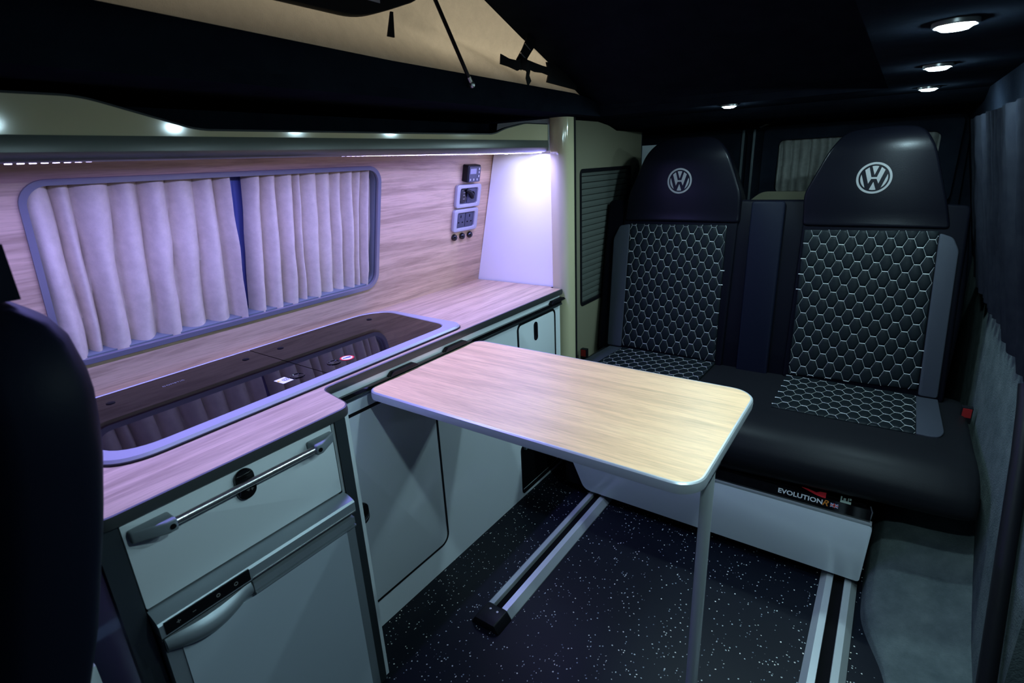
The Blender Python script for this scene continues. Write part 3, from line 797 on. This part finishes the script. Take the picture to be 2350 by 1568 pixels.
# base
bp_ = plate('base_panel', 'y', 1.790, 1.806, roundpoly([(0.235, 0.046), (1.258, 0.046), (1.266, 0.271), (0.13, 0.271)], [.03, .012, .02, .01]), 'white_laminate', be, bevel=0.0015)
box('base_top_edge', 0.14, 1.262, 1.788, 1.807, 0.2715, 0.277, 'aluminium', be, 0.001)
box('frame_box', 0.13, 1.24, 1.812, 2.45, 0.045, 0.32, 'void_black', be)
fs = box('front_strip', 0.14, 1.256, 1.797, 1.811, 0.2775, 0.321, 'gloss_black', be, 0.002)
M_s = lambda x, z: frameM((x, 1.7968, z), (1, 0, 0), (0, 0, 1), (0, -1, 0))
text('strip_lettering', 'EVOLUTION', 0.0245, M_s(1.053, 0.3035), 'white_print', fs, bold=0.0006, extrude=.0002)
text('strip_letter', 'R', 0.030, M_s(1.127, 0.3035), 'orange_print', fs, bold=0.0004, shear=0.35, extrude=.0002)
fl_ = frame_mesh('flag', 'blue_print', fs, M_s(1.154, 0.3035), lambda bm: b_box(bm, -.0115, .0115, -.0075, .0075, 0, .0003))
def f(bm):
    b_box(bm, -.0115, .0115, -.0025, .0025, .0003, .0005); b_box(bm, -.003, .003, -.0075, .0075, .0003, .0005)
    for s_ in (-1, 1):
        b_plate(bm, 'z', .0003, .0004, [(-.0115, -s_ * .0075), (-.0095, -s_ * .0075), (.0115, s_ * .0062), (.0115, s_ * .0075), (.0095, s_ * .0075), (-.0115, -s_ * .0062)])
frame_mesh('flag_white', 'white_print', fl_, M_s(1.154, 0.3035), f)
frame_mesh('flag_red', 'red_print', fl_, M_s(1.154, 0.3035), lambda bm: (b_box(bm, -.0115, .0115, -.0014, .0014, .0005, .0007), b_box(bm, -.0017, .0017, -.0075, .0075, .0005, .0007)))
frame_mesh('red_emblem', 'red_print', be, M_s(1.105, 0.330), lambda bm: b_plate(bm, 'z', -.002, .0005, [(-.05, .010), (-.01, -.004), (.012, -.008), (.022, -.008), (.022, .012), (.004, .010), (-.006, .004), (-.03, .009)]))
nm = frame_mesh('number_label', 'green_print', be, M_s(1.184, 0.335), lambda bm: (b_box(bm, -.016, .014, -.012, -.004, -.002, .0005), b_box(bm, -.016, -.012, -.004, .010, -.002, .0005), b_box(bm, -.008, -.001, -.004, .005, -.002, .0005), b_box(bm, .004, .007, -.004, .008, -.002, .0005), b_box(bm, .009, .014, .002, .009, -.002, .0005)))
tube('strip_bracket', [(1.254, 1.800, 0.275), (1.258, 1.798, 0.315), (1.250, 1.800, 0.335)], 0.0022, 'brushed_steel', be, 8)
# cushion: side profile swept along x, underside rising to the right
prof = [(2.47, 0.30), (1.86, 0.30), (1.805, 0.318), (1.772, 0.355), (1.762, 0.40), (1.775, 0.445), (1.81, 0.478), (1.865, 0.497), (1.95, 0.500), (2.05, 0.492), (2.40, 0.488), (2.47, 0.488)]
prof = roundpoly(prof, [.002, .03, .03, .03, .03, .03, .03, .04, .05, .05, .05, .002], 3)
XS = [0.015, 0.022, 0.04, 0.08, 0.3, 0.7, 1.0, 1.25, 1.40, 1.46, 1.482, 1.495]
bm = bmesh.new()
rows = []
for i, x in enumerate(XS):
    e = {0: .022, 1: .010, 2: .003, len(XS) - 1: .026, len(XS) - 2: .012, len(XS) - 3: .004}.get(i, 0)
    row = []
    for (y, z) in prof:
        zc, yc = 0.40, 2.1
        sx = 1 - e / 0.1
        z2 = zc + (z - zc) * (1 - e * 6)
        y2 = yc + (y - yc) * (1 - e * 1.4)
        if z < 0.40 and x > 0.7: z2 += (x - 0.7) * 0.075 * (0.40 - z) / 0.1
        row.append(bm.verts.new((x, y2, z2)))
    rows.append(row)
k = len(prof)
for a, b in zip(rows, rows[1:]):
    for i in range(k): bm.faces.new((a[i], b[i], b[(i + 1) % k], a[(i + 1) % k]))
bm.faces.new(rows[0]); bm.faces.new(rows[-1][::-1])
from_bm('seat_cushion', bm, 'black_leather_lit', be, 70)
# backrest slab with shoulders
BK = roundpoly([(-0.015, -0.03), (1.425, -0.03), (1.44, 0.36), (1.400, 0.725), (0.90, 0.745), (-0.045, 0.745), (-0.036, 0.38)], [.02, .02, .3, .04, .02, .035, .3])
frame_mesh('backrest', 'black_leather_shaded', be, M_b, lambda bm: b_plate(bm, 'z', -0.14, -0.014, BK), 50, 0.022)
def slab(name, poly, lo, hi, material, bev=0.008):
    return frame_mesh(name, material, be, M_b, lambda bm: b_plate(bm, 'z', lo, hi, poly), 50, bev)
slab('seat_back', roundpoly([(0.03, -0.02), (0.62, -0.02), (0.60, 0.75), (0.06, 0.75)], .02), -0.02, -0.002, 'black_leather_shaded')
slab('seat_back', roundpoly([(0.875, -0.02), (1.43, -0.02), (1.40, 0.72), (0.86, 0.75)], .02), -0.02, -0.002, 'black_leather_shaded')
slab('centre_panel', roundpoly([(0.685, -0.03), (0.815, -0.03), (0.785, 0.735), (0.65, 0.735)], .015), -0.02, 0.004, 'navy_leather')
def hz(v):          # the headrests lean forward of the back and roll over at the top
    z = 0.20 * (max(v, 0.66) - 0.66)
    if v > 0.90: z -= 0.042 * ((v - 0.90) / 0.12) ** 2
    return z
def headrest(poly, rad):
    bm = bmesh.new(); b_plate(bm, 'z', -0.115, 0.006, roundpoly(poly, rad, 7))
    es = [e for e in bm.edges if len(e.link_faces) == 2 and e.calc_face_angle(0) > 0.6]
    bmesh.ops.bevel(bm, geom=es, offset=0.02, segments=4, profile=0.5, affect='EDGES', clamp_overlap=True)
    for i in range(16):
        v = 0.67 + 0.022 * i
        bmesh.ops.bisect_plane(bm, geom=bm.verts[:] + bm.edges[:] + bm.faces[:], plane_co=(0, v, 0), plane_no=(0, 1, 0))
    for q in bm.verts: q.co.z += hz(q.co.y)
    bmesh.ops.transform(bm, matrix=M_b, verts=bm.verts[:])
    return from_bm('headrest', bm, 'headrest_leather', be, 60)
hl = headrest([(0.062, 0.636), (0.610, 0.636), (0.606, 0.760), (0.532, 0.950), (0.462, 1.018), (0.235, 1.022), (0.165, 0.960), (0.078, 0.765)], [.02, .02, .03, .08, .06, .06, .07, .03])
hr = headrest([(0.862, 0.632), (1.352, 0.632), (1.330, 0.720), (1.262, 0.930), (1.215, 1.004), (1.120, 1.014), (0.975, 1.000), (0.925, 0.930), (0.852, 0.760)], [.02, .02, .03, .06, .05, .05, .04, .05, .03])
for h, pts in ((hl, [(0.175, .955), (0.24, 1.008), (0.455, 1.004), (0.525, .948)]), (hr, [(0.93, .925), (0.98, .988), (1.12, 1.000), (1.21, .990), (1.254, .928), (1.31, .75)])):
    p_ = [M_b @ Vector((a, b, hz(b) - 0.004)) for a, b in pts]
    tube('piping', p_, 0.0035, 'headrest_leather', h, 8)
def side_bolster(poly, hi=0.006):
    return slab('side_bolster', roundpoly(poly, [.012] * len(poly)), -0.012, hi, 'grey_leather', 0.006)
side_bolster([(0.046, 0.0), (0.124, 0.0), (0.096, 0.622), (0.040, 0.612), (0.014, 0.545)])
side_bolster([(1.350, 0.0), (1.410, 0.0), (1.388, 0.555), (1.365, 0.602), (1.322, 0.618)])
M_c = frameM((0, 2.05, 0.494), (1, 0, 0), (0, 1, 0), (0, 0, 1))
frame_mesh('seat_bolster', 'grey_leather', be, M_c, lambda bm: b_plate(bm, 'z', -.01, 0.003, roundpoly([(1.343, 0.015), (1.402, 0.012), (1.420, 0.06), (1.412, 0.365), (1.345, 0.365)], [.003, .03, .03, .01, .003])), 50, .004)
frame_mesh('seat_bolster', 'grey_leather', be, M_c, lambda bm: b_plate(bm, 'z', -.01, 0.003, roundpoly([(0.030, 0.012), (0.100, 0.015), (0.128, 0.365), (0.060, 0.365)], [.03, .003, .003, .01])), 50, .004)
# quilted panels
PITCH, HH, EDG = 0.0322, 0.0645, 0.0185
def hexpts(s=1.0):
    w_ = PITCH - EDG / 2
    return [(EDG / 2 * s, HH / 2 * s), (-EDG / 2 * s, HH / 2 * s), (-w_ * s, 0), (-EDG / 2 * s, -HH / 2 * s), (EDG / 2 * s, -HH / 2 * s), (w_ * s, 0)]
def pad_bm(poly, lift=0.0055):
    c = (sum(p[0] for p in poly) / len(poly), sum(p[1] for p in poly) / len(poly))
    sc = lambda p, s: (c[0] + (p[0] - c[0]) * s, c[1] + (p[1] - c[1]) * s)
    bm = bmesh.new()
    rings = [[bm.verts.new((*sc(p, s), z)) for p in poly] for s, z in ((0.985, 0.0), (0.90, lift * .55), (0.62, lift * .92))]
    cv = bm.verts.new((*c, lift))
    k = len(poly)
    for a, b in zip(rings, rings[1:]):
        for i in range(k): bm.faces.new((a[i], a[(i + 1) % k], b[(i + 1) % k], b[i]))
    for i in range(k): bm.faces.new((rings[-1][i], rings[-1][(i + 1) % k], cv))
    return bm
def to_mesh(bm, material):
    bmesh.ops.recalc_face_normals(bm, faces=bm.faces[:])
    me = bpy.data.meshes.new('hexagon_pad'); bm.to_mesh(me); bm.free()
    me.polygons.foreach_set('use_smooth', [True] * len(me.polygons))
    me.materials.append(MATS[material]); return me
HEXME = to_mesh(pad_bm(hexpts()), 'pad_leather')
def area(p): return abs(sum(p[i][0] * p[(i + 1) % len(p)][1] - p[(i + 1) % len(p)][0] * p[i][1] for i in range(len(p)))) / 2
def inside(poly, x, y):
    r = True
    k = len(poly)
    for i in range(k):
        a, b = poly[i], poly[(i + 1) % k]
        if (b[0] - a[0]) * (y - a[1]) - (b[1] - a[1]) * (x - a[0]) < -1e-9: r = False
    return r
def clip_to(poly, clip):
    out = poly
    k = len(clip)
    for i in range(k):
        a, b = clip[i], clip[(i + 1) % k]
        side = lambda p: (b[0] - a[0]) * (p[1] - a[1]) - (b[1] - a[1]) * (p[0] - a[0])
        nw = []
        for j in range(len(out)):
            p, q = out[j], out[(j + 1) % len(out)]
            sp_, sq = side(p), side(q)
            if sp_ >= 0: nw.append(p)
            if sp_ * sq < 0:
                t = sp_ / (sp_ - sq); nw.append((p[0] + (q[0] - p[0]) * t, p[1] + (q[1] - p[1]) * t))
        out = nw
        if len(out) < 3: return []
    return out
def quilt(M, quad, dz, u0, v0, as_stuff=False):
    """quad: convex outline (counter-clockwise) in the local frame of M"""
    pan = frame_mesh('quilted_panel', 'pad_leather', be, M, lambda bm: b_plate(bm, 'z', dz - .012, dz, quad))
    R3 = M.to_3x3(); eul = R3.to_euler()
    joined = bmesh.new(); bst = bmesh.new()
    us = [p[0] for p in quad]; vs = [p[1] for p in quad]
    done = set()
    def strip(p, q, w_, dash, gap):
        p = Vector(p); q = Vector(q); L_ = (q - p).length; d = (q - p) / L_; nrm = Vector((-d.y, d.x))
        s = 0.0
        while s < L_ - 1e-4:
            e = min(L_, s + dash)
            a, b = p + d * s, p + d * e
            m_ = (a + b) / 2
            if inside(quad, m_.x, m_.y):
                v_ = [bst.verts.new((*(a + nrm * w_), dz + .0006)), bst.verts.new((*(a), dz + .0026)), bst.verts.new((*(a - nrm * w_), dz + .0006)),
                      bst.verts.new((*(b + nrm * w_), dz + .0006)), bst.verts.new((*(b), dz + .0026)), bst.verts.new((*(b - nrm * w_), dz + .0006))]
                bst.faces.new((v_[0], v_[1], v_[4], v_[3])); bst.faces.new((v_[1], v_[2], v_[5], v_[4]))
            s = e + gap
    for i in range(-2, int((max(us) - min(us)) / PITCH) + 4):
        for j in range(-2, int((max(vs) - min(vs)) / HH) + 4):
            cu = min(us) + u0 + i * PITCH; cv = min(vs) + v0 + j * HH + (HH / 2 if i % 2 else 0)
            hp = [(cu + a, cv + b) for a, b in hexpts()]
            cl = clip_to(hp, quad)
            if not cl or area(cl) < 0.0001: continue
            full = all(inside(quad, *p) for p in hp)
            if as_stuff:
                t = pad_bm(cl); bmesh.ops.translate(t, verts=t.verts[:], vec=(0, 0, dz)); merge(joined, t)
            elif full:
                o = bpy.data.objects.new('hexagon_pad', HEXME)
                _link(o, pan, M @ Vector((cu, cv, dz))); o.rotation_euler = eul
            else:
                c = (sum(p[0] for p in cl) / len(cl), sum(p[1] for p in cl) / len(cl))
                t = pad_bm([(p[0] - c[0], p[1] - c[1]) for p in cl], 0.0045)
                o = bpy.data.objects.new('hexagon_pad', to_mesh(t, 'pad_leather'))
                _link(o, pan, M @ Vector((*c, dz))); o.rotation_euler = eul
            # each hexagon owns its top edge and its two upper diagonals, plus lower ones on the rim
            for a in range(6):
                p, q = hp[a], hp[(a + 1) % 6]
                key = (round((p[0] + q[0]) * 2000), round((p[1] + q[1]) * 2000))
                if any((key[0] + x, key[1] + y) in done for x in (-1, 0, 1) for y in (-1, 0, 1)): continue
                done.add(key)
                if a in (0, 3): strip(p, q, 0.0017, 1, 1)
                else: strip(p, q, 0.0009, 0.0026, 0.0017)
    bmesh.ops.transform(bst, matrix=M, verts=bst.verts[:])
    s = from_bm('stitching', bst, 'thread', pan); s['kind'] = 'stuff'
    if as_stuff:
        bmesh.ops.transform(joined, matrix=M, verts=joined.verts[:])
        s = from_bm('hexagon_pads', joined, 'pad_leather', pan, 60); s['kind'] = 'stuff'
    else: joined.free()
quilt(M_b, [(0.128, 0.010), (0.589, 0.003), (0.558, 0.626), (0.097, 0.622)], 0.002, 0.02, 0.0)
quilt(M_b, [(0.899, 0.002), (1.345, 0.022), (1.319, 0.624), (0.874, 0.616)], 0.002, 0.012, 0.01)
quilt(M_c, [(0.897, 0.0), (1.340, 0.012), (1.346, 0.37), (0.893, 0.37)], 0.001, 0.01, 0.0)
quilt(M_c, [(0.102, 0.012), (0.585, 0.0), (0.592, 0.37), (0.130, 0.37)], 0.001, 0.01, 0.0, True)
# emblems on the headrests
def emblem(u, v, R_, parent):
    sl_ = math.atan((hz(v + .05) - hz(v - .05)) / .1)
    M = M_b @ Matrix.Translation((u, v, hz(v) + 0.0066)) @ Matrix.Rotation(sl_, 4, 'X') @ Matrix.Diagonal((R_, R_, 1, 1))
    def f(bm):
        n_ = 48
        b_plate(bm, 'z', 0, .0008, [(math.cos(2 * PI * i / n_), math.sin(2 * PI * i / n_)) for i in range(n_)], [[(.868 * math.cos(2 * PI * i / n_), .868 * math.sin(2 * PI * i / n_)) for i in range(n_)]])
        r = .765
        arc = lambda a0, a1, k: [(r * math.cos(math.radians(a0 + (a1 - a0) * i / k)), r * math.sin(math.radians(a0 + (a1 - a0) * i / k))) for i in range(k + 1)]
        b_plate(bm, 'z', 0, .0008, [(0, .20)] + arc(76, 104, 4))
        b_plate(bm, 'z', 0, .0008, [(0, -.25)] + arc(256, 284, 4))
        b_plate(bm, 'z', 0, .0008, [(-.56, .51), (-.34, .68), (-.155, .055), (.155, .055), (.34, .68), (.56, .51), (.285, -.36), (.15, -.06), (-.15, -.06), (-.285, -.36)])
        b_plate(bm, 'z', 0, .0008, arc(162, 234, 10))
        b_plate(bm, 'z', 0, .0008, arc(306, 378, 10))
    o = frame_mesh('emblem', 'logo_grey', parent, M, f)
emblem(0.329, 0.820, 0.057, hl)
emblem(1.088, 0.816, 0.0585, hr)
# belt buckles
for x, y, lab in ((1.492, 2.34, 'red seat belt buckle at the right edge of the bench'), (-0.01, 2.26, 'dark red seat belt buckle between bench and tall cabinet')):
    t = thing('belt_buckle', (x, y, 0.46), lab, 'buckle')
    box('housing', x - .016, x + .016, y - .012, y + .012, 0.455, 0.515, 'black_plastic', t, 0.004)
    box('release', x - .013, x + .013, y - .0135, y - .0115, 0.478, 0.512, 'buckle_red', t, 0.0008)

# ------------------------------------------------------------------ ceiling downlights
def downlight(x, y, label):
    t = thing('downlight', (x, y, 1.59), label, 'lamp', 'ceiling downlights')
    lathe('rim', (x, y, 1.59), (0, 0, -1), [(0.029, 0.0), (0.029, 0.005), (0.0262, 0.0070), (0.0245, 0.0060)], 'lamp_rim', t)
    lathe('lens', (x, y, 1.5865), (0, 0, -1), [(0.024, 0.0), (0.0225, 0.0035), (0.017, 0.0075), (0.0, 0.0095)], 'lamp_lens', t, 20)
downlight(1.21, 0.55, 'bright ceiling downlight nearest the camera above the right side')
downlight(1.21, 1.12, 'largest bright ceiling downlight in the upper right corner')
downlight(1.208, 1.68, 'middle ceiling downlight of the row on the right')
downlight(1.204, 2.295, 'rearmost ceiling downlight of the row on the right')
downlight(0.61, 2.235, 'small ceiling downlight above the left headrest')

# ------------------------------------------------------------------ raised roof canvas and its fittings
def lipz(y): return 1.665 + (1.98 - y) * 0.0165
def f(u, v):
    y = -0.3 + 2.46 * u
    z0 = lipz(y) - 0.04; z1 = bz(y) + 0.012
    z = z0 + (z1 - z0) * v
    h = z1 - z0
    x = 0.066 - 0.05 * min(1, h / .3) * math.sin(PI * v) * 0.8
    x += 0.016 * noise.noise((y * 3.2 + z * 1.5, z * 2.6, 2)) * min(1, h / .15) * math.sin(PI * v)
    k_ = y - (1.30 + (1.80 - z) * 3.2)      # diagonal fold towards the hinge
    x += 0.018 * math.exp(-(k_ / .07) ** 2) * math.sin(PI * v)
    pk = max(0.0, 1 - abs(y - 1.337) / 0.42)
    x -= 0.05 * pk * (min(1, max(0, (z - lipz(y)) / .11)) if z < 1.79 else max(0, 1 - (z - 1.79) / .25))
    return Vector((x, y, z))
cv = thing('pop_top_canvas', (0.05, 0.9, 1.65), 'beige canvas side of the raised roof behind the strut', 'canvas')
grid('canvas_sheet', f, 110, 40, 'roof_canvas', cv, 0.002, 180)
wf = roundpoly([(0.30, 1.765), (0.97, 1.762), (1.06, 1.790), (1.20, 1.842), (1.20, 2.30), (0.30, 2.5)], [.02, .05, .05, .05, .03, .03])
cw = plate('canvas_window', 'x', 0.052, 0.078, wf, 'webbing', cv, bevel=0.006)
box('window_label', 0.078, 0.079, 0.985, 1.04, 1.803, 1.85, 'white_print', cw)
plate('zip_pull', 'x', 0.079, 0.083, [(1.069, 1.79), (1.077, 1.79), (1.073, 1.733), (1.050, 1.733)], 'webbing', cw)
sp_ = thing('roof_strap', (0.08, 1.65, 1.70), 'black webbing strap tied in a knot against the beige canvas', 'strap')
def ribbon(name, pts, w_, par, x=0.085):
    ps = [Vector((a, b)) for a, b in pts]
    bm = bmesh.new(); L_ = []
    for i, p in enumerate(ps):
        d = (ps[min(i + 1, len(ps) - 1)] - ps[max(0, i - 1)]).normalized(); nn = Vector((-d.y, d.x)) * w_ * (1 + .12 * math.sin(i * 2.3))
        xx = x + .006 * math.sin(i * 1.7)
        L_.append([bm.verts.new((xx + o_, q.x, q.y)) for q in (p + nn, p - nn) for o_ in (0, .003)])
    for a, b in zip(L_, L_[1:]):
        for q in ((0, 1), (1, 3), (3, 2), (2, 0)): bm.faces.new((a[q[0]], a[q[1]], b[q[1]], b[q[0]]))
    bm.faces.new((L_[0][0], L_[0][1], L_[0][3], L_[0][2])); bm.faces.new((L_[-1][0], L_[-1][2], L_[-1][3], L_[-1][1]))
    return from_bm(name, bm, 'webbing', par, 40)
ribbon('webbing_band', [(1.705, 1.835), (1.685, 1.80), (1.66, 1.765), (1.637, 1.735), (1.645, 1.725)], .022, sp_)
ribbon('webbing_tail', [(1.645, 1.735), (1.60, 1.722), (1.565, 1.728), (1.525, 1.735)], .014, sp_)
ribbon('webbing_tail', [(1.645, 1.735), (1.665, 1.715), (1.668, 1.695), (1.685, 1.676)], .013, sp_, .088)
ribbon('webbing_band', [(1.645, 1.735), (1.70, 1.726), (1.76, 1.727), (1.83, 1.724)], .013, sp_, .09)
lathe('knot', (0.088, 1.648, 1.733), (1, 0, 0), [(0.0, -.012), (.018, -.006), (.021, .003), (.012, .012), (0, .014)], 'webbing', sp_, 12)
for c in ((1.668, 1.783), (1.640, 1.752)):
    bm = bmesh.new(); b_tube(bm, [(0.092, c[0] - .014, c[1] + .010), (0.094, c[0] + .014, c[1] - .006)], .0022, 8)
    from_bm('buckle_bar', bm, 'brushed_steel', sp_, 50)
plate('anchor_patch', 'x', 0.080, 0.086, [(1.80, 1.755), (1.86, 1.752), (2.02, 1.700), (2.02, 1.680), (1.80, 1.690), (1.815, 1.72)], 'webbing', sp_)
def strut(x, ya, za, yb, zb, label):
    t = thing('gas_strut', (x, ya, za), label, 'strut', 'roof gas struts')
    a = Vector((x, ya, za)); b = Vector((x, yb, zb))
    d = (b - a)
    tube('rod', [a + d * .05, b], 0.0055, 'black_plastic', t, 10)
    tube('end_fitting', [a, a + d * .055], 0.006, 'brushed_steel', t, 10)
    lathe('ball_joint', a, (1, 0, 0), [(0, -.010), (.008, -.006), (.010, 0), (.008, .006), (0, .010)], 'brushed_steel', t, 14)
strut(0.115, 1.33, 1.642, 1.10, 1.98, 'thin black gas strut rising from the left edge of the roof opening')
strut(1.085, 1.545, 1.650, 1.40, 1.905, 'gas strut end fitting at the right edge of the roof opening')

# ------------------------------------------------------------------ front seat at the left edge
fsx = thing('front_seat', (0.2, 0.07, 0.0), 'dark leather front seat seen from behind at the left edge', 'car seat')
def yback(z):
    ys = [(0.40, 0.0), (0.8, .088), (0.89, .122), (1.03, .163), (1.117, .184), (1.20, .196), (1.25, .191), (1.275, .178), (1.292, .150)]
    for (a, b), (c, d) in zip(ys, ys[1:]):
        if a <= z <= c: return b + (d - b) * (z - a) / (c - a)
    return .150
def f(u, v):
    z = 0.46 + 0.832 * u
    half = 0.235
    if z > 1.10: half *= 1 - 0.30 * ((z - 1.10) / 0.192) ** 3
    th = 0.065
    if z > 1.20: th *= math.sqrt(max(0.06, 1 - ((z - 1.20) / 0.0925) ** 2))
    yc = yback(z) - th
    a = 2 * PI * v
    ca, sa = math.cos(a), math.sin(a)
    e = 0.5
    return Vector((0.235 + half * math.copysign(abs(ca) ** e, ca), yc + th * math.copysign(abs(sa) ** e, sa), z))
bm = bmesh.new()
nu, nv = 40, 48
vs = [[bm.verts.new(f(i / nu, j / nv)) for j in range(nv)] for i in range(nu + 1)]
for i in range(nu):
    for j in range(nv): bm.faces.new((vs[i][j], vs[i][(j + 1) % nv], vs[i + 1][(j + 1) % nv], vs[i + 1][j]))
bm.faces.new(vs[0][::-1]); bm.faces.new(vs[-1])
from_bm('seat_back', bm, 'navy_leather', fsx, 60)
bm = bmesh.new(); b_box(bm, 0.05, 0.362, 0.04, 0.16, 1.296, 1.36)
from_bm('headrest', bm, 'navy_leather', fsx, 60, 0.031, 6)
for x in (0.12, 0.25): tube('headrest_post', [(x, 0.10, 1.27), (x, 0.10, 1.31)], 0.007, 'black_plastic', fsx, 10)
lathe('post_collar', (0.37, 0.12, 1.278), (0, 0, 1), [(0.02, 0), (0.02, .012), (0, .014)], 'black_plastic', fsx, 16)
bm = bmesh.new(); b_box(bm, -0.04, 0.41, -0.50, 0.06, 0.36, 0.50)
from_bm('seat_cushion', bm, 'navy_leather', fsx, 60, 0.04, 4)
box('seat_pedestal', 0.0, 0.36, -0.45, 0.10, 0.0, 0.355, 'grey_plastic', fsx, 0.01)
